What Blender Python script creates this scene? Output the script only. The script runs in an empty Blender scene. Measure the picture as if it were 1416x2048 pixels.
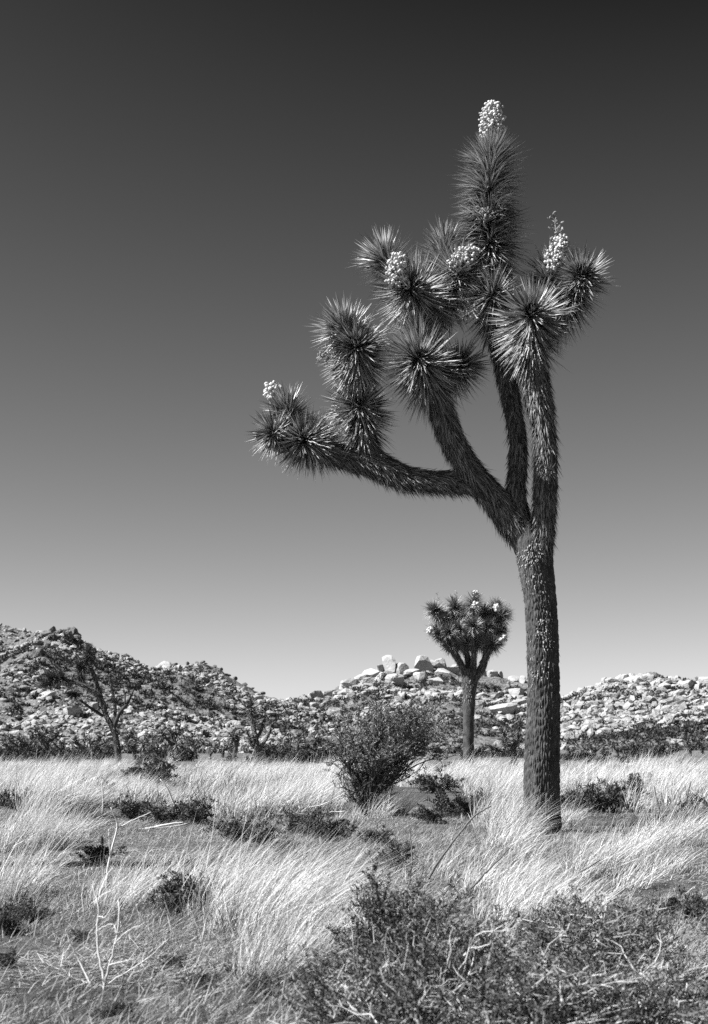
import bpy, math, random
import numpy as np

# ------------------------------------------------------------------ camera, sky, sun, exposure
sc = bpy.context.scene
COL = sc.collection
F_PX, HZ, CX, CAM_Z = 2844.0, 1490.0, 708.0, 0.85      # focal length, horizon row, centre column (photo pixels), eye height
cam = bpy.data.objects.new('camera', bpy.data.cameras.new('camera'))
COL.objects.link(cam); sc.camera = cam
cam.location = (0, 0, CAM_Z); cam.rotation_euler = (math.pi / 2, 0, 0)
cd = cam.data
cd.sensor_fit = 'VERTICAL'; cd.sensor_height = 36; cd.lens = 50
cd.shift_y = (HZ - 1024) / 2048
cd.clip_start = 0.05; cd.clip_end = 6000
cd.dof.use_dof = True; cd.dof.focus_distance = 14.2; cd.dof.aperture_fstop = 7.0

SUN_EL, SUN_SIDE = math.radians(47), math.radians(77)   # elevation; angle of the sun from straight behind the camera, to the left
EXPO = 1.4
sun_dir = np.array([-math.sin(SUN_SIDE) * math.cos(SUN_EL), -math.cos(SUN_SIDE) * math.cos(SUN_EL), math.sin(SUN_EL)])
w = bpy.data.worlds.new('World'); sc.world = w; w.use_nodes = True
nt = w.node_tree; bg = nt.nodes['Background']
sky = nt.nodes.new('ShaderNodeTexSky'); sky.sky_type = 'NISHITA'; sky.sun_disc = False
sky.sun_elevation = SUN_EL
sky.sun_rotation = math.atan2(sun_dir[0], sun_dir[1])
sky.air_density = 1.0; sky.dust_density = 0.3; sky.ozone_density = 1.0
sep = nt.nodes.new('ShaderNodeSeparateColor')           # black-and-white film behind a red filter: only the red of the sky counts
m1 = nt.nodes.new('ShaderNodeMath'); m1.operation = 'SUBTRACT'; m1.inputs[1].default_value = 1.06
m2 = nt.nodes.new('ShaderNodeMath'); m2.operation = 'MAXIMUM'; m2.inputs[1].default_value = 0.12
m3 = nt.nodes.new('ShaderNodeMath'); m3.operation = 'MULTIPLY'; m3.inputs[1].default_value = 1.5 / 2 ** EXPO
nt.links.new(sky.outputs[0], sep.inputs[0]); nt.links.new(sep.outputs[0], m1.inputs[0])
nt.links.new(m1.outputs[0], m2.inputs[0]); nt.links.new(m2.outputs[0], m3.inputs[0])
nt.links.new(m3.outputs[0], bg.inputs[0]); bg.inputs[1].default_value = 0.1
sl = bpy.data.lights.new('sun', 'SUN'); sl.energy = 5.0; sl.angle = math.radians(0.53); sl.color = (1, 1, 1)
so = bpy.data.objects.new('sun', sl); COL.objects.link(so)
from mathutils import Vector, Matrix
so.rotation_euler = Vector(sun_dir).to_track_quat('Z', 'Y').to_euler()
so.location = (-20, -5, 30)
vs = sc.view_settings
vs.view_transform = 'Standard'; vs.look = 'None'; vs.gamma = 1; vs.exposure = EXPO; vs.use_curve_mapping = False
sc.render.engine = 'CYCLES'
sc.cycles.use_denoising = False
sc.cycles.max_bounces = 5; sc.cycles.diffuse_bounces = 3; sc.cycles.transmission_bounces = 2

random.seed(7); rng = np.random.default_rng(7)

# ------------------------------------------------------------------ noise
def _h(ix, iy, iz, s):
    n = (ix * 374761393 + iy * 668265263 + iz * 1440662683 + s * 982451653) & 0xffffffff
    n = ((n ^ (n >> 13)) * 1274126177) & 0xffffffff
    n ^= n >> 16
    return (n & 0xffffff) / 0xffffff
def vn3(x, y, z, s=0):
    x, y, z = np.broadcast_arrays(np.asarray(x, float), np.asarray(y, float), np.asarray(z, float))
    fx, fy, fz = np.floor(x), np.floor(y), np.floor(z)
    ix, iy, iz = fx.astype(np.int64), fy.astype(np.int64), fz.astype(np.int64)
    u, v, t = x - fx, y - fy, z - fz
    u, v, t = u * u * (3 - 2 * u), v * v * (3 - 2 * v), t * t * (3 - 2 * t)
    r = 0
    for a in (0, 1):
        for b in (0, 1):
            for c in (0, 1):
                r = r + _h(ix + a, iy + b, iz + c, s) * (u if a else 1 - u) * (v if b else 1 - v) * (t if c else 1 - t)
    return r * 2 - 1
def fbm(x, y, z=0.0, s=0, o=4):
    r, a, f = 0, 1, 1
    for k in range(o):
        r = r + a * vn3(np.asarray(x) * f, np.asarray(y) * f, np.asarray(z) * f, s + k); a *= .5; f *= 2.03
    return r
def norm(a):
    return a / np.maximum(np.linalg.norm(a, axis=-1, keepdims=True), 1e-9)

# ------------------------------------------------------------------ materials (neutral: the photograph is black and white)
def mat(name, lo, hi, rough=.9, spec=.2, scale=0, detail=6, bump=0, bscale=40, island=True, trans=0, coords='Object', stretch=(1, 1, 1), mid=.5):
    m = bpy.data.materials.new(name); m.use_nodes = True
    t = m.node_tree; N, L = t.nodes, t.links
    b = N['Principled BSDF']; b.inputs['Roughness'].default_value = rough
    b.inputs['Specular IOR Level'].default_value = spec
    fac = None
    if island:
        g = N.new('ShaderNodeNewGeometry'); fac = g.outputs['Random Per Island']
    tc = N.new('ShaderNodeTexCoord'); mp = N.new('ShaderNodeMapping'); mp.inputs['Scale'].default_value = stretch
    L.new(tc.outputs[coords], mp.inputs[0])
    if scale:
        n = N.new('ShaderNodeTexNoise'); n.inputs['Scale'].default_value = scale; n.inputs['Detail'].default_value = detail
        n.inputs['Roughness'].default_value = .65
        L.new(mp.outputs[0], n.inputs['Vector'])
        st = N.new('ShaderNodeMapRange'); st.inputs[1].default_value = .3; st.inputs[2].default_value = .7
        L.new(n.outputs[0], st.inputs[0])
        if fac is None:
            fac = st.outputs[0]
        else:
            mx = N.new('ShaderNodeMix'); mx.inputs[0].default_value = .5
            L.new(fac, mx.inputs[2]); L.new(st.outputs[0], mx.inputs[3]); fac = mx.outputs[0]
    r = N.new('ShaderNodeValToRGB')
    r.color_ramp.elements[0].color = (lo, lo, lo, 1); r.color_ramp.elements[1].color = (hi, hi, hi, 1)
    e = r.color_ramp.elements.new(mid); q = (lo + hi) / 2; e.color = (q, q, q, 1)
    L.new(fac, r.inputs[0]); L.new(r.outputs[0], b.inputs['Base Color'])
    if bump:
        n2 = N.new('ShaderNodeTexNoise'); n2.inputs['Scale'].default_value = bscale; n2.inputs['Detail'].default_value = 8
        L.new(mp.outputs[0], n2.inputs['Vector'])
        bm = N.new('ShaderNodeBump'); bm.inputs['Strength'].default_value = bump; bm.inputs['Distance'].default_value = 1.2 / bscale
        L.new(n2.outputs[0], bm.inputs['Height']); L.new(bm.outputs[0], b.inputs['Normal'])
    if trans:
        tr = N.new('ShaderNodeBsdfTranslucent'); L.new(r.outputs[0], tr.inputs[0])
        ms = N.new('ShaderNodeMixShader'); ms.inputs[0].default_value = trans
        L.new(b.outputs[0], ms.inputs[1]); L.new(tr.outputs[0], ms.inputs[2])
        L.new(ms.outputs[0], N['Material Output'].inputs[0])
    return m
M = dict(
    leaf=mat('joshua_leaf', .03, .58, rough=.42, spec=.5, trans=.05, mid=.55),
    leaf_dark=mat('joshua_leaf_far_shade', .02, .2, rough=.5, spec=.4),  # distant trees: backlit shading put into a darker leaf colour
    leaf_mid=mat('joshua_leaf_mid_shade', .025, .4, rough=.45, spec=.5),  # round crown: its shaded gaps put into a darker leaf colour
    thatch=mat('dead_leaf_thatch', .03, .32, rough=.7, spec=.25, mid=.6),
    bark=mat('joshua_bark', .025, .1, rough=.9, scale=14, bump=.9, bscale=60, island=False, stretch=(1, 1, .35)),
    limb=mat('joshua_limb', .025, .08, rough=.9, scale=20, bump=.8, bscale=70, island=False),
    petal=mat('yucca_petal', .4, .6, rough=.6, spec=.3, trans=.1),
    drystalk=mat('dry_flower_stalk', .12, .34, rough=.8),
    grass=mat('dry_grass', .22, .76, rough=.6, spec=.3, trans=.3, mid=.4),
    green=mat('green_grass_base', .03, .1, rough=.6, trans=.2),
    mat_grass=mat('matted_grass', .08, .4, rough=.8, trans=.2),
    straw=mat('straw_litter', .04, .5, rough=.8),
    twig=mat('brush_twig', .025, .36, rough=.8, mid=.6),
    shrubleaf=mat('brush_leaf', .012, .09, rough=.6, spec=.35, trans=.1),
    bushleaf=mat('bush_leaf', .06, .26, rough=.6, spec=.4, trans=.12),
    darktwig=mat('bush_stem', .03, .1, rough=.85),
    dead=mat('bleached_wood', .36, .55, rough=.8),
    cane=mat('brown_cane', .05, .14, rough=.7),
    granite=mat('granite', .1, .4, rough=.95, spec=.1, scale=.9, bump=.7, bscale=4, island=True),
    darkgranite=mat('shadow_tone_granite', .06, .16, rough=.95, spec=.1, scale=.9, bump=.7, bscale=4, island=True),  # same rock, with the boulders' shadow put into the colour
    hillsoil=mat('hill_soil', .05, .22, rough=1, spec=.05, scale=.5, detail=10, bump=1, bscale=1.6, island=False),
    scrub=mat('scrub_leaf', .02, .09, rough=.7, trans=.05),
)
def ground_mat():
    m = bpy.data.materials.new('desert_soil'); m.use_nodes = True
    t = m.node_tree; N, L = t.nodes, t.links
    b = N['Principled BSDF']; b.inputs['Roughness'].default_value = 1; b.inputs['Specular IOR Level'].default_value = .05
    tc = N.new('ShaderNodeTexCoord')
    def noise(s, d, st=(1, 1, 1)):
        mp = N.new('ShaderNodeMapping'); mp.inputs['Scale'].default_value = st
        L.new(tc.outputs['Object'], mp.inputs[0])
        n = N.new('ShaderNodeTexNoise'); n.inputs['Scale'].default_value = s; n.inputs['Detail'].default_value = d; n.inputs['Roughness'].default_value = .7
        L.new(mp.outputs[0], n.inputs['Vector']); return n
    a, f = noise(.55, 5, (1, .8, 1)), noise(14, 8)
    r = N.new('ShaderNodeValToRGB')
    for p, v in ((.38, .045), (.52, .13), (.66, .3)):
        e = r.color_ramp.elements.new(p); e.color = (v, v, v, 1)
    r.color_ramp.elements.remove(r.color_ramp.elements[0]); r.color_ramp.elements.remove(r.color_ramp.elements[-1])
    mx = N.new('ShaderNodeMix'); mx.inputs[0].default_value = .45
    L.new(a.outputs[0], mx.inputs[2]); L.new(f.outputs[0], mx.inputs[3]); L.new(mx.outputs[0], r.inputs[0])
    L.new(r.outputs[0], b.inputs['Base Color'])
    n2 = noise(45, 8)
    bm = N.new('ShaderNodeBump'); bm.inputs['Strength'].default_value = 1; bm.inputs['Distance'].default_value = .06
    L.new(n2.outputs[0], bm.inputs['Height']); L.new(bm.outputs[0], b.inputs['Normal'])
    return m
M['ground'] = ground_mat()

# ------------------------------------------------------------------ mesh helpers
def np_mesh(name, V, FS, mats, mi=None, smooth=False):
    me = bpy.data.meshes.new(name)
    V = np.ascontiguousarray(V, dtype=np.float32); FS = [np.asarray(f, np.int32) for f in FS if len(f)]
    me.vertices.add(len(V)); me.vertices.foreach_set('co', V.ravel())
    tot = np.concatenate([np.full(len(f), f.shape[1], np.int32) for f in FS])
    loops = np.concatenate([f.ravel() for f in FS])
    me.loops.add(len(loops)); me.loops.foreach_set('vertex_index', loops)
    me.polygons.add(len(tot))
    st = np.zeros(len(tot), np.int32); st[1:] = np.cumsum(tot)[:-1]
    me.polygons.foreach_set('loop_start', st)
    for m in mats: me.materials.append(m)
    if mi is not None:
        me.polygons.foreach_set('material_index', np.asarray(mi, np.int32))
    me.polygons.foreach_set('use_smooth', np.full(len(tot), smooth))
    me.update(calc_edges=True)
    return me
def tag(o, label=None, cat=None, group=None, kind=None):
    for k, v in (('label', label), ('category', cat), ('group', group), ('kind', kind)):
        if v: o[k] = v
    return o
def link(name, me, parent=None, loc=None):
    o = bpy.data.objects.new(name, me); COL.objects.link(o)
    if parent is not None: o.parent = parent
    if loc is not None: o.location = loc
    return o
def empty(name, loc, rz=0):
    o = bpy.data.objects.new(name, None); COL.objects.link(o); o.location = loc; o.rotation_euler = (0, 0, rz)
    o.empty_display_size = .2
    return o
def copy_tree(o, parent=None):
    c = o.copy(); COL.objects.link(c)
    if parent is not None: c.parent = parent
    for ch in list(o.children): copy_tree(ch, c)
    return c

class Acc:                                  # collects vertices and triangles / quads for one mesh
    def __init__(s): s.v, s.f, s.m, s.n = [], [], [], 0
    def add(s, V, *FS, m=0):
        s.v.append(V)
        for F in FS:
            if len(F): s.f.append(np.asarray(F) + s.n); s.m.append(np.full(len(F), m))
        s.n += len(V)
    def mesh(s, name, mats, smooth=False):
        return np_mesh(name, np.concatenate(s.v), s.f, mats, np.concatenate(s.m), smooth)

def perp(D, R=None):
    R = rng.normal(size=D.shape) if R is None else R
    return norm(np.cross(D, R))
def blades(P, D, L, W, bend=None, rings=(0, .45), prof=(1, .8), keel=0.0, side=None):
    """N tapering leaf blades; keel > 0 gives a V section. Returns verts, tris."""
    P, D = np.asarray(P, float), norm(np.asarray(D, float)); N = len(P)
    L = np.broadcast_to(L, N)[:, None]; W = np.broadcast_to(W, N)[:, None]
    S = perp(D, side); U = np.cross(S, D)
    B = np.zeros((N, 3)) if bend is None else np.broadcast_to(bend, (N, 3))
    k = 3 if keel else 2
    out = []
    for t, p in zip(rings, prof):
        c = P + D * L * t + B * L * t * t
        if keel: out += [c - S * W * p / 2, c - U * W * keel * p, c + S * W * p / 2]
        else: out += [c - S * W * p / 2, c + S * W * p / 2]
    out.append(P + D * L + B * L)
    V = np.stack(out, 1); nv = V.shape[1]
    base = (np.arange(N) * nv)[:, None]
    F = []
    nr = len(rings)
    for r in range(nr - 1):
        for j in range(k - 1):
            a, b = r * k + j, r * k + j + 1
            F += [[a, b, b + k], [a, b + k, a + k]]
    for j in range(k - 1): F.append([(nr - 1) * k + j, (nr - 1) * k + j + 1, nv - 1])
    F = np.array(F)
    return V.reshape(-1, 3), (base[:, :, None] + F[None]).reshape(-1, 3)
def prisms(P0, P1, R0, R1, n=3):
    """tapering n-sided twigs between point pairs."""
    P0, P1 = np.asarray(P0, float), np.asarray(P1, float); N = len(P0)
    D = norm(P1 - P0); S = perp(D); U = np.cross(S, D)
    R0, R1 = np.broadcast_to(R0, N)[:, None], np.broadcast_to(R1, N)[:, None]
    vs_ = []
    for c, R in ((P0, R0), (P1, R1)):
        for j in range(n):
            a = 2 * math.pi * j / n; vs_.append(c + (S * math.cos(a) + U * math.sin(a)) * R)
    V = np.stack(vs_, 1)
    F = np.array([[j, (j + 1) % n, n + (j + 1) % n, n + j] for j in range(n)])
    return V.reshape(-1, 3), ((np.arange(N) * 2 * n)[:, None, None] + F[None]).reshape(-1, 4)
def catmull(pts, n):
    p = np.asarray(pts, float); p = np.vstack([2 * p[0] - p[1], p, 2 * p[-1] - p[-2]])
    m = len(p) - 3; t = np.linspace(0, m, n); i = np.minimum(t.astype(int), m - 1); u = (t - i)[:, None]
    a, b, c, d = p[i], p[i + 1], p[i + 2], p[i + 3]
    return .5 * (2 * b + (c - a) * u + (2 * a - 5 * b + 4 * c - d) * u ** 2 + (3 * b - a - 3 * c + d) * u ** 3)
def frames(p):
    T = norm(np.gradient(p, axis=0)); n = len(p); S = np.zeros_like(T)
    s = np.cross(T[0], [0.0, 1.0, 0.13]); s /= np.linalg.norm(s); S[0] = s
    for i in range(1, n):
        s = s - T[i] * s.dot(T[i]); s /= np.linalg.norm(s); S[i] = s
    return T, S, np.cross(T, S)
def tube(p4, ns, disp=None):
    """swept tube along x,y,z,radius rows; disp(i, ang) adds to the radius."""
    p, r = p4[:, :3], p4[:, 3]; n = len(p); T, S, U = frames(p)
    a = np.linspace(0, 2 * math.pi, ns, endpoint=False)
    R = np.repeat(r[:, None], ns, 1)
    if disp is not None: R = R + disp(p, a, r)
    V = p[:, None] + (S[:, None] * np.cos(a)[None, :, None] + U[:, None] * np.sin(a)[None, :, None]) * R[..., None]
    V = np.vstack([V.reshape(-1, 3), p[0] - T[0] * r[0] * .3, p[-1] + T[-1] * r[-1] * .5])
    i, j = np.meshgrid(np.arange(n - 1), np.arange(ns), indexing='ij'); k = (j + 1) % ns
    Q = np.stack([i * ns + j, i * ns + k, (i + 1) * ns + k, (i + 1) * ns + j], -1).reshape(-1, 4)
    jj = np.arange(ns); kk = (jj + 1) % ns
    C = np.vstack([np.stack([kk, jj, np.full(ns, n * ns)], 1), np.stack([(n - 1) * ns + jj, (n - 1) * ns + kk, np.full(ns, n * ns + 1)], 1)])
    return V, Q, C
def cells(u, v, per, s=0):
    """F2-F1 of a jittered cell pattern, periodic in u with period per."""
    iu, iv = np.floor(u).astype(np.int64), np.floor(v).astype(np.int64)
    f1 = np.full(u.shape, 9.); f2 = np.full(u.shape, 9.)
    for a in (-1, 0, 1):
        for b in (-1, 0, 1):
            cu, cv = iu + a, iv + b; w_ = np.mod(cu, per)
            d = np.hypot(cu + .1 + .8 * _h(w_, cv, 0 * cv, s) - u, cv + .1 + .8 * _h(w_, cv, 0 * cv, s + 5) - v)
            n1 = np.minimum(f1, d); f2 = np.minimum(np.maximum(f1, d), f2); f1 = n1
    return f2 - f1
_ICO = {}
def ico(sub):
    if sub not in _ICO:
        import bmesh
        b = bmesh.new(); bmesh.ops.create_icosphere(b, subdivisions=sub, radius=1)
        _ICO[sub] = (np.array([v.co for v in b.verts]), np.array([[v.index for v in f.verts] for f in b.faces])); b.free()
    return _ICO[sub]

# ------------------------------------------------------------------ ground
def gz(x, y):
    x, y = np.asarray(x, float), np.asarray(y, float)
    far = np.clip((y - 35) / 60, 0, 1)
    return .035 * fbm(x * .45, y * .45, 3.1, 11, 3) * np.clip(1.2 - far, 0.2, 1) + .012 * vn3(x * 2.3, y * 2.3, 0, 17) * (1 - far) + far * .25 * vn3(x * .03, y * .03, 1, 19)
def at(px, py):
    """the spot on the plain that the photo shows at a pixel."""
    Y = F_PX * CAM_Z / (py - HZ); X = (px - CX) / F_PX * Y
    return np.array([X, Y, float(gz(X, Y))])
def scale_at(Y): return F_PX / Y
nu, nv = 260, 420
tt = np.linspace(0, 1, nv); ys = -12 + 30 * tt + 1500 * tt ** 5
uu = np.linspace(-1, 1, nu)
Xg = np.stack([uu * (9 + .9 * abs(y)) for y in ys]); Yg = np.repeat(ys[:, None], nu, 1)
Vg = np.stack([Xg, Yg, gz(Xg, Yg)], -1).reshape(-1, 3)
i, j = np.meshgrid(np.arange(nv - 1), np.arange(nu - 1), indexing='ij')
Qg = np.stack([i * nu + j, i * nu + j + 1, (i + 1) * nu + j + 1, (i + 1) * nu + j], -1).reshape(-1, 4)
tag(link('ground', np_mesh('ground', Vg, [Qg], [M['ground']], smooth=True)), kind='structure')

# ------------------------------------------------------------------ rocky hills with boulders
def hill(name, skyline, D, foot, seed, rough, xr):
    sx = np.array([(p[0] - CX) / F_PX * D for p in skyline]); sz = np.array([CAM_Z + (HZ - p[1]) / F_PX * D for p in skyline])
    def H(x, y):
        ridge = D + 9 * vn3(np.asarray(x) * .045, 0, 0, seed + 3)
        t = (np.asarray(y) - foot - 8 * vn3(np.asarray(x) * .06, 2, 0, seed + 4)) / (ridge - foot)
        prof = np.where(t < 1, np.clip(t, 0, 1) ** .85 * (1.0 - .12 * np.sin(np.clip(t, 0, 1) * math.pi)), np.clip(1 - (t - 1) * 1.1, 0, 1))
        hz = np.interp(x, sx, sz)
        n = fbm(np.asarray(x) * .06, np.asarray(y) * .06, 0, seed, 5)
        mid = np.clip(t, 0, 1) * np.clip(1.25 - t, 0.25, 1)
        return hz * prof + rough * n * mid * 3.2 * np.clip(hz / 14, .2, 1) + rough * .5 * fbm(np.asarray(x) * .35, np.asarray(y) * .35, 0, seed + 9, 3) * np.clip(t * 3, 0, 1) - .4
    x = np.linspace(xr[0], xr[1], 200); y = np.linspace(foot - 12, D + 90, 130)
    Xh, Yh = np.meshgrid(x, y)
    Z = H(Xh, Yh)
    V = np.stack([Xh, Yh, Z], -1).reshape(-1, 3)
    i, j = np.meshgrid(np.arange(129), np.arange(199), indexing='ij')
    Q = np.stack([i * 200 + j, i * 200 + j + 1, (i + 1) * 200 + j + 1, (i + 1) * 200 + j], -1).reshape(-1, 4)
    o = tag(link(name, np_mesh(name, V, [Q], [M['hillsoil']], smooth=False)), kind='structure')
    return o, H
def boulder_shape(sub, seed):
    r = np.random.default_rng(seed); V, F = ico(sub); V = V.copy()
    V *= (1 + .22 * fbm(V[:, 0] * 1.3, V[:, 1] * 1.3, V[:, 2] * 1.3, seed, 3))[:, None]
    for k in range(r.integers(6, 11)):
        n = norm(r.normal(size=3)); d = r.uniform(.34, .72)
        e = np.maximum(V @ n - d, 0); V -= n * e[:, None] * .92
    V *= r.uniform(.65, 1.5, 3)
    return V, F
B_SH = [boulder_shape(2, 100 + k) for k in range(14)]
B_ME = [np_mesh('boulder', v, [f], [M['granite']]) for v, f in B_SH]
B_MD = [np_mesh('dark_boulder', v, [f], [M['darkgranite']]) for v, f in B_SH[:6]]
def rotm(n):
    q = norm(rng.normal(size=(n, 4))); w_, x, y, z = q.T
    return np.stack([1 - 2 * (y * y + z * z), 2 * (x * y - z * w_), 2 * (x * z + y * w_), 2 * (x * y + z * w_), 1 - 2 * (x * x + z * z), 2 * (y * z - x * w_),
                     2 * (x * z - y * w_), 2 * (y * z + x * w_), 1 - 2 * (x * x + y * y)], -1).reshape(n, 3, 3)
def place_boulder(me, p, s, label, group, flat=.75):
    o = link('boulder', me, None, (p[0], p[1], p[2]))
    o.scale = (s * random.uniform(.85, 1.25), s * random.uniform(.85, 1.2), s * random.uniform(flat - .15, flat + .15))
    o.rotation_euler = (random.uniform(-.25, .25), random.uniform(-.25, .25), random.uniform(0, 6.28))
    return tag(o, label, 'boulder', group)
def cover_hill(o, H, D, foot, xr, n_small, n_big, big, seed, dens, what, dark_share, scrub_n, small=(.35, 1.1)):
    # loose blocks, too many to count
    n = n_small * 3
    y = foot + (D + 4 - foot) * rng.random(n) ** .8; x = rng.uniform(*xr, n)
    keep = (np.abs(x) < .262 * y + 4) & (fbm(x * .05, y * .05, 0, seed + 40, 4) * 1.1 + dens > rng.random(n))
    x, y = x[keep][:n_small], y[keep][:n_small]; n = len(x)
    s = small[0] * (rng.pareto(2.2, n) + 1); s = np.minimum(s, small[1])
    shapes = [boulder_shape(1, 300 + k) for k in range(16)]
    z = H(x, y); R = rotm(n); which = rng.integers(0, 16, n)
    acc = Acc()
    for k in range(16):
        idx = np.where(which == k)[0]
        if not len(idx): continue
        v, f = shapes[k]
        V = np.einsum('nij,vj->nvi', R[idx], v) * s[idx][:, None, None] * np.array([1.1, 1.1, .8]) + np.stack([x[idx], y[idx], z[idx] + s[idx] * .22], -1)[:, None]
        acc.add(V.reshape(-1, 3), (np.arange(len(idx))[:, None, None] * len(v) + f[None]).reshape(-1, 3))
    tag(link('boulder_rubble', acc.mesh('boulder_rubble', [M['granite']]), o), kind='stuff')
    # the boulders one can pick out
    k = 0
    while k < n_big:
        y1 = foot + (D + 2 - foot) * random.random() ** .8; x1 = random.uniform(*xr)
        if abs(x1) > .255 * y1: continue
        if fbm(x1 * .05, y1 * .05, 0, seed + 40, 4) * 1.1 + dens < random.random(): continue
        s1 = big[0] + (big[1] - big[0]) * random.random() ** 2.5
        dk = random.random() < dark_share
        me = random.choice(B_MD) if dk else random.choice(B_ME)
        place_boulder(me, (x1, y1, float(H(x1, y1)) + s1 * .2), s1,
                      ('dark varnished boulder ' if dk else 'pale weathered granite boulder ') + what, ('dark boulders ' if dk else 'pale boulders ') + what)
        k += 1
    # shrubs growing between the rocks
    n = scrub_n * 2
    y = foot - 6 + (D + 2 - foot) * rng.random(n) ** .9; x = rng.uniform(*xr, n)
    keep = (np.abs(x) < .262 * y + 4) & (fbm(x * .04, y * .04, 0, seed + 60, 4) * .7 + .45 > rng.random(n))
    x, y = x[keep][:scrub_n], y[keep][:scrub_n]; n = len(x); z = H(x, y); nb = 34
    s = rng.uniform(.35, 1.0, n)
    d = norm(rng.normal(size=(n, nb, 3))); d[..., 2] = np.abs(d[..., 2])
    P = np.stack([x, y, z], -1)[:, None] + d * (s[:, None, None] * rng.uniform(.2, .8, (n, nb, 1)))
    V, F = blades(P.reshape(-1, 3), (d + rng.normal(0, .5, d.shape)).reshape(-1, 3), np.repeat(s, nb) * .55, np.repeat(s, nb) * .3)
    tag(link('hill_scrub', np_mesh('hill_scrub', V, [F], [M['scrub']]), o), kind='stuff')

SKY_L = [(-260, 1300), (-60, 1300), (0, 1300), (50, 1292), (85, 1276), (110, 1260), (152, 1262), (190, 1290), (230, 1304), (262, 1312), (300, 1333), (330, 1318), (360, 1315), (400, 1309), (440, 1330), (480, 1352), (520, 1370), (560, 1388), (600, 1402), (660, 1430), (720, 1470), (800, 1500), (1000, 1510)]
SKY_C = [(380, 1500), (480, 1450), (560, 1408), (610, 1394), (650, 1390), (690, 1368), (730, 1345), (780, 1336), (810, 1342), (850, 1330), (900, 1332), (960, 1340), (1010, 1346), (1060, 1356), (1110, 1392), (1180, 1430), (1260, 1470), (1500, 1500)]
SKY_R = [(900, 1500), (980, 1470), (1040, 1440), (1100, 1405), (1135, 1390), (1160, 1378), (1200, 1362), (1250, 1354), (1290, 1352), (1330, 1364), (1380, 1368), (1416, 1370), (1700, 1380)]
SKY_B = [(-500, 1200), (-100, 1228), (0, 1246), (35, 1258), (90, 1268), (140, 1282), (200, 1310), (300, 1350), (420, 1420), (560, 1500)]
hB, HB = hill('hill_back', SKY_B, 420, 330, 77, 1.0, (-150, 0))
hL, HL = hill('hill_left', SKY_L, 260, 175, 21, 1.0, (-95, 30))
hC, HC = hill('hill_centre', SKY_C, 340, 225, 33, 1.1, (-45, 100))
hR, HR = hill('hill_right', SKY_R, 300, 205, 45, 1.0, (15, 105))
for o_, H_ in ((hL, HL),): pass
cover_hill(hB, HB, 420, 335, (-115, -40), 900, 10, (1.0, 2.0), 71, .3, 'on the smooth ridge behind the crag hill', .2, 1500)
cover_hill(hL, HL, 260, 176, (-70, 2), 6500, 62, (.7, 1.5), 22, .55, 'on the hill behind the wind-bent joshua tree', .12, 1900, (.22, .7))
cover_hill(hC, HC, 340, 226, (-28, 48), 4600, 62, (1.0, 2.4), 34, .58, 'on the hill behind the round-crowned joshua tree', .1, 2600, (.36, 1.2))
cover_hill(hR, HR, 300, 206, (22, 82), 5600, 62, (.8, 1.9), 46, .65, 'on the hill rising behind the tall trunk and grass', .1, 2300, (.3, 1.1))
def crag(pxs, D, H, label, group, dark):  # dark: blocks whose shadow is put into the granite colour
    for (px, py, s) in pxs:
        Ys = np.linspace(D - 75, D + 16, 120); Xs = (px - CX) / F_PX * Ys; Zs = H(Xs, Ys); app = (Zs - CAM_Z) / Ys
        hit = np.where(app >= (HZ - py) / F_PX)[0]; k = hit[0] if len(hit) else int(np.argmax(app))
        place_boulder(random.choice(B_MD if dark else B_ME), (Xs[k], Ys[k], Zs[k] + s * (.3 if dark else .08)), s, label, group, .9)
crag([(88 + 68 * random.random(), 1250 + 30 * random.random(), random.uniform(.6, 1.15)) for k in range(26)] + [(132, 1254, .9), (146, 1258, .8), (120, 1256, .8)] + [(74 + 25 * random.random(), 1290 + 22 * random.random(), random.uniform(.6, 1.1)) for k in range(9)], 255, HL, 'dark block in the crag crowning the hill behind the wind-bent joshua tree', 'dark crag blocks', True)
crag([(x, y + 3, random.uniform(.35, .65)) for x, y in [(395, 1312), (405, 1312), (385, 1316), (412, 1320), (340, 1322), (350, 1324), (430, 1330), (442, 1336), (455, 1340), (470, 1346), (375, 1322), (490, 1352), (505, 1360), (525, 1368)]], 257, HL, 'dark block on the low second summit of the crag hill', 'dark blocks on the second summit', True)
dm = [(745, 1350, 3.0), (762, 1340, 2.6), (778, 1338, 3.0), (800, 1345, 2.2), (825, 1348, 2.8), (845, 1340, 3.2), (862, 1334, 3.2), (880, 1338, 3.0), (725, 1360, 2.4), (900, 1338, 2.4), (915, 1340, 2.2), (705, 1370, 2.4), (690, 1378, 2.4), (670, 1388, 2), (650, 1394, 2.2), (632, 1400, 2), (1000, 1344, 1.8), (1030, 1350, 1.6), (970, 1342, 2.0), (1045, 1354, 1.4), (760, 1362, 2.6), (790, 1368, 2.4), (840, 1362, 2.6), (870, 1366, 2.4), (735, 1378, 2.2), (985, 1350, 1.6), (890, 1352, 2.4)]
crag([(x, y, s_ * .95) for x, y, s_ in dm], 332, HC, 'large pale granite dome on the ridge behind the round-crowned joshua tree', 'granite domes on the ridge', False)
crag([(1140 + 270 * k / 24, 1352 + abs(k - 10) * 1.2 + random.uniform(-2, 14), random.uniform(1.0, 1.9)) for k in range(25)], 296, HR, 'pale granite block on the skyline behind the tall trunk', 'granite blocks on the skyline', False)

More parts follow.
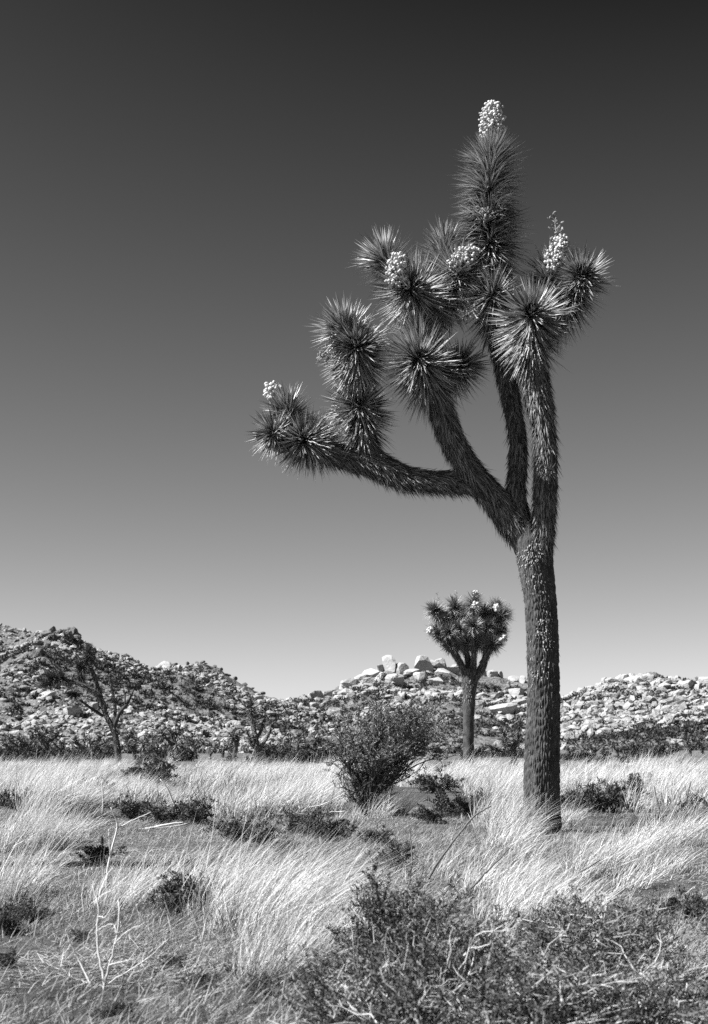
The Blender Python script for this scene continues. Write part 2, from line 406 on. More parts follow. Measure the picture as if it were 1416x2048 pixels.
# ------------------------------------------------------------------ joshua trees
def head_leaves(path, n, L, Wd, spread=(128, 14), droop=.08, power=1.0, jit=14):
    """stiff pointed leaves along the last stretch of a branch: forward at the tip, outward, then folded back."""
    p = catmull(path, 24); T, S, U = frames(p)
    f = rng.random(n) ** power; k = np.minimum((f * 23).astype(int), 23)
    ang = np.radians(np.clip(spread[1] + (spread[0] - spread[1]) * (1 - f) ** .75 + rng.normal(0, jit, n), 2, 155))
    az = np.arange(n) * 2.39996 + rng.normal(0, .3, n)
    rad = S[k] * np.cos(az)[:, None] + U[k] * np.sin(az)[:, None]
    D = T[k] * np.cos(ang)[:, None] + rad * np.sin(ang)[:, None]
    P = p[k] + rad * .02 + T[k] * (rng.uniform(-.5, .5, n) * np.linalg.norm(p[-1] - p[0]) / 23)[:, None]
    Ln = L * 1.14 * rng.uniform(.68, 1.12, n) * (.72 + .28 * np.clip((1 - f) * 6, 0, 1))
    bend = np.array([0, 0, -1.]) * (droop * rng.uniform(.1, 1.2, n))[:, None] + rng.normal(0, .04, (n, 3))
    return P, D, Ln, bend, T[k]
def thatch_leaves(p4, n, L, a, b, tilt=.25, sag=.3):
    p, r = p4[:, :3], p4[:, 3]; T, S, U = frames(p); m = len(p)
    k = (a + (b - a) * rng.random(n)) * (m - 1); k = np.clip(k.astype(int), 0, m - 1)
    az = rng.uniform(0, 2 * math.pi, n)
    rad = S[k] * np.cos(az)[:, None] + U[k] * np.sin(az)[:, None]
    D = -T[k] + rad * (tilt * rng.uniform(.3, 1.7, n))[:, None] + np.array([0, 0, -1.]) * (sag * rng.uniform(.3, 1, n))[:, None] + rng.normal(0, .2, (n, 3))
    stp = np.linalg.norm(np.diff(p, axis=0), axis=1).mean()
    return p[k] + rad * (r[k] * .97)[:, None] + T[k] * (rng.uniform(-.6, .6, n) * stp)[:, None], D, L * .8 * rng.uniform(.4, 1.25, n), rad
def joshua(base, S, origin, limbs, heads, lod=1.0, ns=24, leafL=.3, leafW=.015, flowers=(), stalks=(), single_leaves=0, trunk_bark=None, name='joshua_tree', dense=1.0, lmat='leaf'):
    """limbs: (name, [(px,py,depth,width)], thatch range or None, blade length, count); all in photo pixels at S px per metre, relative to origin."""
    ox, oy = origin
    if base[1] > 0: loc = lambda q: np.array([(q[0] - CX) / F_PX * (base[1] + q[2]) - base[0], q[2], CAM_Z + (HZ - q[1]) / F_PX * (base[1] + q[2]) - base[2]])
    else: loc = lambda q: np.array([(q[0] - ox) / S, q[2], (oy - q[1]) / S])
    root = empty(name, base)
    for (nm, pts, rng_, bl, cnt) in limbs:
        p4 = catmull([list(loc(q)) + [q[3] * .9 / 2 / S] for q in pts], max(8, int(len(pts) * 8 * min(lod, 1)) + 4))
        if nm == 'trunk' and trunk_bark:
            p4 = catmull([list(loc(q)) + [q[3] / 2 / S] for q in pts], trunk_bark[1])
            nsd = trunk_bark[0]
            def disp(p, a, r):
                per = 44
                A, Z = np.meshgrid(a / (2 * math.pi) * per, p[:, 2] * 9.5)
                A2 = A + .35 * vn3(A * .8, Z * .6, 0, 5)
                c = cells(A2, Z + .4 * vn3(A * .5, Z * .4, 7, 6), per, 3)
                fade = np.clip((3.15 - p[:, 2]) / 1.0, .35, 1)[:, None]
                return fade * (.013 * np.clip(c * 2.4, 0, 1) - .008 + .006 * vn3(A * 2.1, Z * 2, 0, 8)) + .012 * fbm(np.cos(a)[None] * 1.2 + 0 * Z, np.sin(a)[None] * 1.2 + 0 * Z, Z * .12, 4, 3)
            V, Q, C = tube(p4, nsd, disp)
            o = link('trunk', np_mesh('trunk', V, [Q, C], [M['bark']], smooth=True), root)
        else:
            V, Q, C = tube(p4, ns, (lambda p, a, r: r[:, None] * .16 * fbm(np.cos(a)[None] * 1.5 + p[:, :1] * 4, np.sin(a)[None] * 1.5 + p[:, 1:2] * 4, p[:, 2:3] * 5, 12, 3)) if ns > 8 else None)
            o = link(nm, np_mesh(nm, V, [Q, C], [M['bark'] if nm == 'trunk' else M['limb']], smooth=True), root)
        if rng_:
            q4 = catmull([list(loc(q)) + [q[3] * .9 / 2 / S] for q in pts], 90)
            P, D, L, rad = thatch_leaves(q4, int(cnt * lod * 1.6), bl, *rng_)
            V, F = blades(P, D, L, leafW * rng.uniform(.35, .75, len(P)), bend=rad * .1 * rng.uniform(-1, 1.6, len(P))[:, None] + np.array([0, 0, -.1]), rings=(0, .5), prof=(1, .8), keel=.25, side=rad)
            tag(link('dead_leaf_thatch', np_mesh('dead_leaf_thatch', V, [F], [M['thatch']]), o), kind='stuff')
    per = int(single_leaves / max(1, len(heads)))
    lm = None
    for h in heads:
        pts, n, kw = h[0], int(h[1] * lod * dense), dict(h[2]) if len(h) > 2 else {}
        L0 = kw.pop('L', leafL)
        path = np.array([loc(q) for q in pts])
        P, D, Ln, bend, T = head_leaves(path, n, L0, leafW, **kw)
        one = np.zeros(n, bool)
        if per:                               # leaves one can pick apart: those that face the viewer most
            toward = norm(D)[:, 1] * -1 + rng.normal(0, .15, n); one[np.argsort(-toward)[:per]] = True
        if lod >= .6: V, F = blades(P[~one], D[~one], Ln[~one], leafW, bend[~one], rings=(0, .3), prof=(.75, 1), keel=.28, side=T[~one])
        else: V, F = blades(P, D, Ln, leafW, bend)
        a = Acc(); a.add(V, F)
        hd = tag(link('leaf_head', a.mesh('leaf_head', [M[lmat]]), root), kind='stuff')
        if per:
            if lm is None:
                v, f = blades([[0, 0, 0]], [[0, 0, 1.]], 1, .05, rings=(0, .3), prof=(.75, 1), keel=.28, side=np.array([[0, 1., 0]]))
                lm = np_mesh('leaf', v, [f], [M['leaf']])
            for q in np.where(one)[0]:
                d = norm(D[q] + bend[q] * .6); s_ = norm(np.cross(d, T[q])); u_ = np.cross(d, s_)
                lf = link('leaf', lm, hd)
                R = Matrix(np.stack([s_, u_, d], 1).tolist()).to_4x4()
                lf.matrix_local = Matrix.Translation(Vector(P[q])) @ R @ Matrix.Diagonal((leafW / .05, leafW / .05, Ln[q], 1))
    for (q0, q1, wpx) in flowers:             # panicle of waxy cream flowers
        a0, a1 = loc(q0), loc(q1); ax = a1 - a0; Lx = np.linalg.norm(ax); ax /= Lx; R = wpx * .9 / 2 / S
        p4 = np.array([list(a0 + ax * Lx * t) + [R * .3 * (1 - .6 * t)] for t in np.linspace(0, .95, 6)])
        V, Q, C = tube(p4, 8)
        fo = link('flower_cluster', np_mesh('flower_cluster', V, [Q, C], [M['drystalk']], smooth=True), root)
        n = int((420 if S > 100 else 60) * Lx / .36 * R / .12); n = max(n, 14)
        t = (np.arange(n) + .5) / n; az = np.arange(n) * 2.39996
        prof = np.sqrt(np.clip(1 - (np.abs(t - .38) / np.where(t > .38, .64, .5)) ** 2.2, .02, 1))
        sd = norm(np.cross(ax, [.1, 1, .2])); ud = np.cross(ax, sd)
        rd = sd * np.cos(az)[:, None] + ud * np.sin(az)[:, None]
        pos = a0 + ax * (Lx * t)[:, None] + rd * (R * prof * rng.uniform(.6, 1.08, n))[:, None] + rng.normal(0, .012 if S > 100 else .02, (n, 3))
        v, f = ico(2 if S > 100 else 1); sz = (.0135 if S > 100 else .045) * rng.uniform(.55, 1.25, n)
        Rm = rotm(n)
        VV = np.einsum('nij,vj->nvi', Rm, v * np.array([1, 1, 1.4])) * sz[:, None, None] + pos[:, None]
        tag(link('flower_bud', np_mesh('flower_bud', VV.reshape(-1, 3), [(np.arange(n)[:, None, None] * len(v) + f[None]).reshape(-1, 3)], [M['petal']], smooth=True), fo), kind='stuff')
    for (q0, q1, n, tw) in stalks:            # old flower stalks with dry pods
        a0, a1 = loc(q0), loc(q1); ax = a1 - a0; Lx = np.linalg.norm(ax); ax /= Lx
        t = rng.uniform(.15, 1, n); P = a0 + ax * (Lx * t)[:, None]
        d = norm(perp(np.repeat(ax[None], n, 0)) + ax * .5); E_ = P + d * (tw / S * rng.uniform(.4, 1, n) * (1.2 - t * .7))[:, None]
        acc = Acc(); V, Q = prisms([a0], [a1], .012, .005, 5); acc.add(V, Q)
        V, Q = prisms(P, E_, .006, .005, 4); acc.add(V, Q)
        v, f = ico(1); k = len(E_)
        VV = np.einsum('nij,vj->nvi', rotm(k), v * np.array([.6, .6, 1.3])) * (.017 * rng.uniform(.6, 1.1, k))[:, None, None] + E_[:, None]
        acc.add(VV.reshape(-1, 3), (np.arange(k)[:, None, None] * len(v) + f[None]).reshape(-1, 3))
        tag(link('dry_flower_stalk', acc.mesh('dry_flower_stalk', [M['drystalk']]), root), kind='stuff')
    return root

# the tall tree
TB = at(1085, 1662); S0 = scale_at(TB[1])
limbs = [
    ('trunk', [(1082, 1700, 0, 92), (1083, 1655, 0, 80), (1084, 1600, 0, 71), (1086, 1500, 0, 69), (1088, 1400, 0, 66), (1085, 1290, 0, 65), (1081, 1200, 0, 64), (1072, 1130, 0, 70), (1068, 1085, 0, 74), (1066, 1050, .03, 52)], (.58, .97, .3, .1), .055, 2600),
    ('limb', [(1078, 1110, -.04, 44), (1086, 1060, -.08, 46), (1091, 950, -.12, 48), (1087, 850, -.14, 46), (1074, 780, -.16, 54), (1064, 715, -.18, 58), (1062, 665, -.22, 46), (1063, 635, -.42, 30)], (.02, .93, .2, .2), .15, 5200),
    ('limb', [(1055, 1090, .05, 50), (1033, 1035, .1, 60), (1032, 975, .14, 42), (1036, 890, .18, 36), (1022, 800, .2, 36), (1006, 730, .2, 38), (992, 660, .2, 40), (986, 610, .2, 36), (985, 560, .22, 28), (980, 480, .24, 22), (976, 400, .25, 20), (980, 310, .25, 18), (982, 270, .25, 10)], (.05, .68, .2, .2), .14, 4800),
    ('limb', [(1058, 1095, .03, 62), (1026, 1045, .08, 64), (992, 1000, .12, 58), (948, 950, .14, 52), (910, 890, .12, 50), (886, 830, .06, 52), (868, 780, 0, 52), (850, 735, -.14, 40), (838, 705, -.3, 26)], (.1, .9, .2, .25), .15, 5200),
    ('limb', [(955, 968, .14, 30), (905, 962, .2, 42), (850, 960, .26, 42), (800, 950, .32, 50), (745, 925, .36, 56), (695, 915, .38, 46), (645, 895, .36, 42), (610, 875, .3, 34), (585, 850, .26, 24), (570, 820, .26, 14)], (.05, .93, .25, .5), .16, 5200),
    ('limb', [(770, 935, .34, 40), (740, 905, .35, 46), (730, 870, .35, 42), (722, 820, .34, 34), (716, 750, .14, 30), (714, 700, -.04, 24), (706, 670, -.2, 16)], (.05, .7, .2, .2), .13, 2400),
    ('limb', [(878, 800, -.1, 40), (872, 730, .1, 40), (862, 670, .2, 38), (850, 620, .16, 34), (825, 585, -.02, 26), (812, 570, -.16, 16)], (.1, .8, .2, .2), .13, 2200),
    ('limb', [(862, 670, .2, 32), (882, 620, .25, 30), (905, 575, .22, 26), (918, 545, .18, 16)], (.05, .7, .2, .2), .13, 1200),
    ('limb', [(862, 660, .25, 28), (880, 580, .42, 26), (888, 520, .48, 18), (890, 490, .48, 10)], (.05, .6, .2, .2), .13, 900),
    ('limb', [(845, 620, .2, 26), (800, 570, .26, 22), (770, 525, .25, 14)], (.05, .6, .2, .2), .12, 700),
    ('limb', [(880, 790, .02, 30), (902, 750, .04, 26), (922, 728, 0, 14)], (.05, .7, .2, .2), .12, 700),
    ('limb', [(610, 880, .3, 28), (570, 870, .22, 24), (545, 866, .16, 12)], (.05, .7, .2, .2), .12, 500),
    ('limb', [(1066, 700, -.1, 46), (1095, 655, .02, 42), (1135, 610, .06, 36), (1155, 575, 0, 26), (1166, 548, -.12, 12)], (.0, .6, .2, .25), .14, 2000),
    ('limb', [(1085, 665, .05, 36), (1095, 600, .15, 30), (1100, 545, .14, 20)], (.05, .6, .2, .2), .13, 900),
]
heads = [
    ([(985, 560, .22), (980, 490, .24), (978, 425, .24)], 760, dict(spread=(158, 60), L=.36)),
    ([(977, 440, .24), (976, 400, .25), (980, 340, .25), (982, 312, .25)], 950, dict(spread=(125, 38), L=.33)),
    ([(1062, 690, -.2), (1063, 645, -.32), (1063, 622, -.55)], 560, dict(spread=(150, 6), L=.36)),
    ([(1110, 640, .05), (1140, 600, .06), (1160, 562, -.02), (1164, 545, -.16)], 720, dict(spread=(150, 8), L=.29)),
    ([(1092, 600, .15), (1098, 560, .14), (1102, 535, .13)], 300, dict(spread=(120, 20), L=.3)),
    ([(988, 640, .2), (986, 600, .1), (982, 585, .02)], 340, dict(spread=(150, 10), L=.31)),
    ([(848, 610, .14), (830, 590, 0), (814, 572, -.2)], 480, dict(spread=(140, 8), L=.37)),
    ([(800, 565, .25), (775, 530, .25), (762, 512, .22)], 260, dict(spread=(115, 10), L=.32)),
    ([(895, 600, .22), (910, 560, .18), (918, 540, .1)], 430, dict(spread=(150, 15), L=.34)),
    ([(884, 540, .45), (889, 505, .48), (891, 488, .48)], 240, dict(spread=(105, 10), L=.27)),
    ([(716, 740, .1), (714, 705, -.04), (712, 690, -.24)], 460, dict(spread=(140, 8), L=.32)),
    ([(712, 690, -.06), (692, 664, -.12), (682, 650, -.16)], 260, dict(spread=(110, 8), L=.3)),
    ([(726, 860, .35), (722, 822, .32), (716, 808, .16)], 460, dict(spread=(145, 12), L=.33)),
    ([(858, 765, -.06), (846, 732, -.18), (832, 710, -.4)], 560, dict(spread=(145, 6), L=.36)),
    ([(845, 700, -.04), (836, 676, -.06), (832, 660, -.08)], 260, dict(spread=(105, 10), L=.29)),
    ([(902, 750, .04), (918, 734, 0), (928, 725, -.08)], 240, dict(spread=(125, 8), L=.28)),
    ([(640, 893, .34), (612, 882, .24), (604, 880, .1)], 460, dict(spread=(135, 10), L=.3)),
    ([(590, 855, .26), (578, 830, .26), (570, 814, .24)], 320, dict(spread=(120, 10), L=.27)),
    ([(570, 869, .22), (550, 866, .14), (542, 865, .06)], 220, dict(spread=(120, 8), L=.24)),
]
flowers = [((983, 275, .25), (985, 206, .24), 52), ((1105, 545, .02), (1126, 474, .0), 48), ((795, 572, -.32), (798, 508, -.3), 46),
           ((905, 535, .0), (952, 500, .02), 44), ((552, 800, .3), (540, 768, .3), 38)]
stalks = [((1118, 500, .02), (1108, 430, .0), 26, 26), ((968, 452, -.02), (970, 418, -.08), 34, 34), ((700, 800, .3), (645, 840, .2), 24, 26), ((960, 615, -.05), (915, 640, -.2), 20, 28), ((665, 715, -.04), (640, 712, -.1), 16, 26)]
tall = joshua((TB[0], TB[1], TB[2]), S0, (1085, 1662), limbs, heads, lod=1.0, ns=28, leafL=.33, leafW=.022, flowers=flowers, stalks=stalks, single_leaves=285, trunk_bark=(230, 330), dense=1.9)
tag(tall, 'tall joshua tree with shaggy forked limbs, spiky leaf heads and white flower clusters', 'tree', 'joshua trees')
# small dead tuft sprouting from the right stem
P0_ = np.array([(1094 - 1085) / S0, -.26, (1662 - 945) / S0])
dv = norm(np.array([0, -1, .1]) + rng.normal(0, .75, (46, 3))); dv[:, 1] = -np.abs(dv[:, 1])
V, F = blades(np.repeat(P0_[None], 46, 0) + [0, .04, 0], dv, rng.uniform(.07, .16, 46), .009, keel=.25)
tag(link('dry_leaf_tuft', np_mesh('dry_leaf_tuft', V, [F], [M['drystalk']]), tall), kind='stuff')
# stray fibres on the bark below the thatch
tp4 = catmull([[(q[0] - 1085) / S0, q[2], (1662 - q[1]) / S0, q[3] / 2 / S0] for q in limbs[0][1]], 90)
P, D, L, rad = thatch_leaves(tp4, 900, .05, .05, .6, .35, .2)
V, F = blades(P, D, L, .005, bend=rad * .15)
Pf, Df, Lf, rf = thatch_leaves(tp4, 2000, .034, .5, .9, .5, .2); fk = fbm(Pf[:, 0] * 7, Pf[:, 1] * 7, Pf[:, 2] * 4, 31, 3) > -.05
Vf, Ff = blades(Pf[fk], Df[fk], Lf[fk], .012, bend=rf[fk] * .2, keel=.2, side=rf[fk])
tag(link('leaf_scar', np_mesh('leaf_scar', Vf, [Ff], [M['drystalk']]), tall), kind='stuff')
tag(link('bark_fibre', np_mesh('bark_fibre', V, [F], [M['thatch']]), tall), kind='stuff')

# the round-crowned tree farther out
MB = at(937, 1541); S1 = scale_at(MB[1])
limbs = [
    ('trunk', [(936, 1550, 0, 30), (937, 1530, 0, 25), (937, 1450, 0, 25), (938, 1390, 0, 29), (939, 1355, 0, 34), (940, 1338, 0, 30)], (.55, .98, .3, .1), .12, 700),
    ('limb', [(936, 1360, 0, 17), (920, 1325, -.1, 14), (904, 1300, -.1, 13), (888, 1275, -.2, 11), (872, 1262, -.3, 6)], (.0, .9, .2, .2), .2, 700),
    ('limb', [(938, 1350, .1, 16), (934, 1310, .3, 12), (920, 1270, .4, 10), (905, 1225, .5, 6)], (.0, .9, .2, .2), .2, 500),
    ('limb', [(944, 1350, 0, 16), (948, 1310, -.2, 12), (944, 1265, -.3, 10), (946, 1215, -.3, 6)], (.0, .9, .2, .2), .2, 500),
    ('limb', [(946, 1362, 0, 19), (964, 1335, 0, 17), (972, 1305, 0, 13), (968, 1270, .1, 10), (980, 1235, .2, 6)], (.0, .9, .2, .2), .2, 700),
    ('limb', [(966, 1325, 0, 14), (984, 1292, -.2, 12), (996, 1278, -.3, 6)], (.0, .9, .2, .2), .2, 300),
    ('limb', [(984, 1292, 0, 10), (998, 1255, .2, 9), (1004, 1225, .3, 6)], (.0, .9, .2, .2), .2, 300),
]
mh = []
for (x, y, d, dx, dz, dd) in [(866, 1217, -.2, -.6, .7, -.3), (888, 1232, .2, -.3, .8, 0), (908, 1207, .4, -.2, 1, -.2), (930, 1225, .2, 0, 1, -.3), (948, 1200, -.1, .1, 1, -.1), (968, 1222, .3, .2, .9, -.4), (992, 1212, .3, .3, .9, -.2), (1008, 1228, .2, .6, .6, 0),
                              (872, 1264, -.3, -.8, .3, -.5), (896, 1262, -.4, -.3, .4, -.8), (916, 1255, -.4, 0, .5, -.9), (946, 1250, -.5, .1, .3, -.9), (975, 1252, -.2, .3, .5, -.7), (1000, 1262, .1, .7, .3, -.5), (990, 1287, -.3, .7, .2, -.6), (900, 1286, -.2, -.5, .1, -.8), (960, 1280, .4, .1, .3, .5), (925, 1282, .3, -.2, .4, .6)]:
    q = 9
    mh.append(([(x - dx * q * 2, y + dz * q * 2, d - dd * .3), (x - dx * q, y + dz * q, d - dd * .15), (x, y, d)], 480, dict(spread=(140, 8), L=.4)))
fl = [((950, 1196, -.1), (953, 1183, -.1), 13), ((950, 1215, -.6), (952, 1205, -.6), 14), ((992, 1222, -.2), (994, 1210, -.2), 13), ((1004, 1282, -.4), (1008, 1270, -.4), 14), ((862, 1268, -.5), (860, 1255, -.5), 13)]
st = [((876, 1205, -.2), (874, 1186, -.2), 12, 7), ((912, 1200, .3), (912, 1182, .3), 12, 7), ((1014, 1222, .3), (1020, 1206, .3), 12, 7)]
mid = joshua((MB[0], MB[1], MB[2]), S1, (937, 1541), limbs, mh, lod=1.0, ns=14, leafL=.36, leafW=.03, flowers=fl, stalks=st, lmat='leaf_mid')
tag(mid, 'joshua tree with straight bare trunk and dense rounded crown of leaf heads', 'tree', 'joshua trees')

# the wind-bent tree before the crag hill
LB = np.array([(237 - CX) / F_PX * 58, 58., 0]); LB[2] = gz(LB[0], LB[1]); S2 = scale_at(58)
by = HZ + (CAM_Z - LB[2]) * S2
limbs = [
    ('trunk', [(238, by + 5, 0, 17), (236, 1510, 0, 14), (231, 1470, 0, 15), (222, 1448, 0, 15)], (.3, .98, .3, .1), .12, 120),
    ('limb', [(226, 1455, 0, 13), (212, 1430, 0, 11), (206, 1405, 0, 11), (190, 1385, -.1, 10), (165, 1370, -.2, 9), (130, 1362, -.3, 8), (100, 1362, -.3, 5)], (.1, .9, .2, .3), .2, 500),
    ('limb', [(206, 1408, 0, 10), (198, 1380, .1, 8), (188, 1350, .1, 8), (178, 1325, .1, 7), (178, 1305, .1, 4)], (.1, .9, .2, .3), .2, 300),
    ('limb', [(228, 1455, 0, 11), (240, 1425, -.1, 8), (256, 1405, -.1, 6), (268, 1378, -.1, 3)], None, 0, 0),
    ('limb', [(230, 1445, 0, 9), (230, 1410, .1, 7), (222, 1370, .1, 6), (222, 1350, .1, 3)], (.3, .9, .2, .3), .2, 120),
    ('limb', [(206, 1432, 0, 7), (180, 1415, .2, 6), (160, 1400, .3, 4)], None, 0, 0),
    ('limb', [(250, 1412, -.1, 4), (250, 1390, -.2, 3), (246, 1372, -.2, 2)], None, 0, 0),
]
lh = []
for (x, y, d, dx, dz, dd) in [(179, 1298, .1, .1, 1, 0), (176, 1312, .1, -.2, .9, -.3), (158, 1328, 0, -.7, .7, -.2), (122, 1347, -.3, -.2, 1, 0), (88, 1368, -.3, -1, -.1, -.2), (100, 1352, -.3, -.8, .6, 0), (142, 1388, .2, -.7, .1, -.3), (160, 1345, .2, -.2, 1, 0)]:
    q = 7
    lh.append(([(x - dx * q * 2, y + dz * q * 2, d - dd * .3), (x - dx * q, y + dz * q, d - dd * .15), (x, y, d)], 200, dict(spread=(130, 8), L=.34)))
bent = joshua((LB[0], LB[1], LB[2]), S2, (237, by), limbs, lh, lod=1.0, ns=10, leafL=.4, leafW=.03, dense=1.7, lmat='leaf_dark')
tag(bent, 'wind-bent joshua tree with sparse limbs leaning over before the crag hill', 'tree', 'joshua trees')

def small_tree(px, Y, limbs, hds, label, group='joshua trees', s=1):
    X = (px - CX) / F_PX * Y; z = float(gz(X, Y)); S = scale_at(Y); byy = HZ + (CAM_Z - z) * S
    L_ = [(n, [(a, (byy + 4 if b is None else b), c, d) for a, b, c, d in p], r, bl, c_) for n, p, r, bl, c_ in limbs]
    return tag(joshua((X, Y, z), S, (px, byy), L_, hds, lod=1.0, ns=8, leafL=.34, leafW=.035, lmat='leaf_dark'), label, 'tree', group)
def hd(x, y, d, dx, dz, dd, n=110, L=.34, q=7):
    return ([(x - dx * q * 2, y + dz * q * 2, d - dd * .3), (x - dx * q, y + dz * q, d - dd * .15), (x, y, d)], n, dict(spread=(135, 8), L=L))
small_tree(515, 62, [
    ('trunk', [(516, None, 0, 14), (515, 1500, 0, 12), (511, 1475, 0, 11), (506, 1448, 0, 9), (503, 1425, 0, 6)], (.3, .98, .3, .2), .2, 400),
    ('limb', [(515, 1500, 0, 8), (530, 1482, 0, 7), (542, 1460, 0, 5)], (.1, .9, .3, .2), .15, 120), ('limb', [(511, 1480, 0, 8), (522, 1462, .1, 6), (526, 1448, .1, 5)], (.1, .9, .3, .2), .15, 100), ('limb', [(513, 1500, 0, 7), (500, 1482, -.1, 6), (497, 1470, -.1, 5)], (.1, .9, .3, .2), .15, 80)],
    [hd(502, 1408, 0, 0, 1, 0, 170, .38), hd(505, 1424, 0, .1, .9, -.5, 120), hd(528, 1440, .1, .2, 1, 0, 60, .22), hd(497, 1470, -.1, -.3, .9, -.3, 100, .3)],
    'young joshua tree with one fuzzy top head and bare stub arms')
small_tree(1026, 60, [
    ('trunk', [(1030, None, 0, 16), (1026, 1505, 0, 13), (1016, 1485, 0, 12), (1008, 1470, 0, 8)], (.1, .98, .3, .2), .2, 300),
    ('limb', [(1024, 1505, 0, 10), (1034, 1475, .1, 9), (1038, 1455, .1, 6)], (.1, .9, .3, .2), .2, 160), ('limb', [(1026, 1512, 0, 9), (1000, 1500, -.1, 8), (988, 1498, -.1, 5)], (.1, .9, .3, .2), .2, 160)],
    [hd(1006, 1464, 0, -.3, 1, -.2, 120), hd(1040, 1446, .1, .2, 1, 0, 130), hd(982, 1494, -.2, -.9, .4, -.3, 130), hd(1040, 1482, -.1, .6, .5, -.4, 110), hd(1012, 1484, -.2, .1, .6, -.8, 90)],
    'low bushy young joshua tree standing close behind the tall trunk')
# many small joshua trees along the foot of the hills
def row_tree(seed):
    r = random.Random(seed); L_, H_ = [], []
    h = r.uniform(24, 44); lean = r.uniform(-5, 5)
    L_.append(('trunk', [(0, 0, 0, 9), (lean * .4, -h * .35, 0, 7), (lean, -h * .7, 0, 6)], (.2, .98, .3, .2), .2, 70))
    for k in range(r.randint(3, 5)):
        a = r.uniform(-1.2, 1.2); l = r.uniform(10, 22); d = r.uniform(-.6, .6)
        x0, y0 = lean * .8, -h * r.uniform(.45, .68); x1, y1 = x0 + math.sin(a) * l, y0 - math.cos(a) * l
        L_.append(('limb', [(x0, y0, 0, 6), ((x0 + x1) / 2 + r.uniform(-2, 2), (y0 + y1) / 2 + 2, d * .5, 5), (x1, y1, d, 4)], (.1, .95, .3, .2), .2, 50))
        H_.append(hd(x1 + math.sin(a) * 4, y1 - 4, d, math.sin(a) * .7, .8, r.uniform(-.6, .6), 70, .34, 5))
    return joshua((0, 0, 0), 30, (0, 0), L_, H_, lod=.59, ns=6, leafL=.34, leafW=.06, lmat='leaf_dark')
def put_row(protos, spots, label, group, name_scale=(.8, 1.25)):
    used = set()
    for (px, Y) in spots:
        k = random.randrange(len(protos)); o = protos[k] if k not in used else copy_tree(protos[k]); used.add(k)
        X = (px - CX) / F_PX * Y; o.location = (X, Y, float(gz(X, Y)) - .03); s = random.uniform(*name_scale); o.scale = (s, s, s)
        o.rotation_euler = (0, 0, random.uniform(0, 6.28)); tag(o, label, 'tree', group)
    for k, p in enumerate(protos):
        if k not in used:
            for c in list(p.children_recursive): bpy.data.objects.remove(c)
            bpy.data.objects.remove(p)
RT = [row_tree(50 + k) for k in range(6)]
put_row(RT, [(20, 95), (45, 80), (75, 110), (95, 85), (118, 92), (165, 100), (185, 86), (205, 110), (270, 92), (290, 80), (312, 96), (338, 84), (352, 78), (378, 88), (392, 100), (420, 92), (445, 108), (468, 86), (555, 95), (575, 110), (598, 88), (625, 104), (650, 92)],
        'small dark joshua tree in the thicket at the foot of the crag hill', 'small joshua trees at the foot of the crag hill')
RT = [row_tree(80 + k) for k in range(4)]
put_row(RT, [(893, 100), (965, 92), (985, 105), (1140, 96), (1165, 110), (1190, 92), (1235, 100), (1262, 115), (1290, 96), (1345, 104), (1380, 95), (1405, 108)],
        'small dark joshua tree beyond the pale grass behind the tall trunk', 'small joshua trees behind the tall trunk', (.6, .95))
# a neighbour just outside the view; its shadow lies across the bare ground
hs = [(-40, -330, -.1), (30, -385, .12), (-25, -450, .05), (40, -500, -.12), (-5, -570, .02), (60, -420, -.2)]
side_tree = joshua((0, 0, 0), 100, (0, 0), [('trunk', [(0, 10, 0, 34), (0, -120, 0, 30), (4, -240, 0, 28), (0, -300, 0, 26)], (.4, .98, .3, .2), .1, 500)]
    + [('limb', [(0, -240 - 10 * k, 0, 20), (x * .7, z * .55 - 120, d * .5, 18), (x, z, d, 10)], (.1, .9, .3, .2), .14, 500) for k, (x, z, d) in enumerate(hs)],
    [([(x * .9, z + 40, d), (x, z + 15, d), (x * 1.05, z - 15, d)], 260, dict(spread=(140, 10), L=.34)) for x, z, d in hs], lod=.9, ns=10, leafL=.33, leafW=.02)
side_tree.location = (-5.55, 9.35, 0)
tag(side_tree, 'joshua tree beside the view whose shadow crosses the bare ground', 'tree', 'joshua trees')

# ------------------------------------------------------------------ shrubs
def grow(n_stems, H, W, depth=3, up=.5, wig=.35, seg=.05, seed=0, r0=.006, kids=3, fan=1.0):
    """recursive twigs: returns arrays p0, p1, r0, r1 and level."""
    r = np.random.default_rng(seed); out = []
    def go(p, d, ln, rad, lev):
        n = max(2, int(ln / seg)); step = ln / n
        for k in range(n):
            d = d + r.normal(0, wig, 3) * .5; d[2] += up * .06; d /= np.linalg.norm(d)
            q = p + d * step
            if q[2] < .01: q[2] = .01
            out.append((*p, *q, rad * (1 - .6 * k / n), rad * (1 - .6 * (k + 1) / n), lev))
            if lev < depth and k >= (1 if lev else 0):
                for c in range(kids if lev else max(1, kids - 1)):
                    if r.random() < .62:
                        dd = d + r.normal(0, .75, 3); dd[2] += up * .25; dd /= np.linalg.norm(dd)
                        go(q.copy(), dd, ln * r.uniform(.3, .55), rad * .6, lev + 1)
            p = q
    for s in range(n_stems):
        a = r.uniform(0, 6.283); e = r.uniform(.1, 1) * fan
        d = np.array([math.cos(a) * e, math.sin(a) * e, up + r.uniform(.1, .6)]); d /= np.linalg.norm(d)
        d2 = d * np.array([W, W, H]); go(np.array([math.cos(a) * .05 * W, math.sin(a) * .05 * W, 0.]), d, np.linalg.norm(d2) * r.uniform(.75, 1.1), r0, 0)
    o = np.array(out)
    rad = np.percentile(np.hypot(o[:, 3], o[:, 4]), 97); top = np.percentile(o[:, 5], 99.3)
    for c in (0, 1, 3, 4): o[:, c] *= W / rad
    for c in (2, 5): o[:, c] *= H / top
    return o
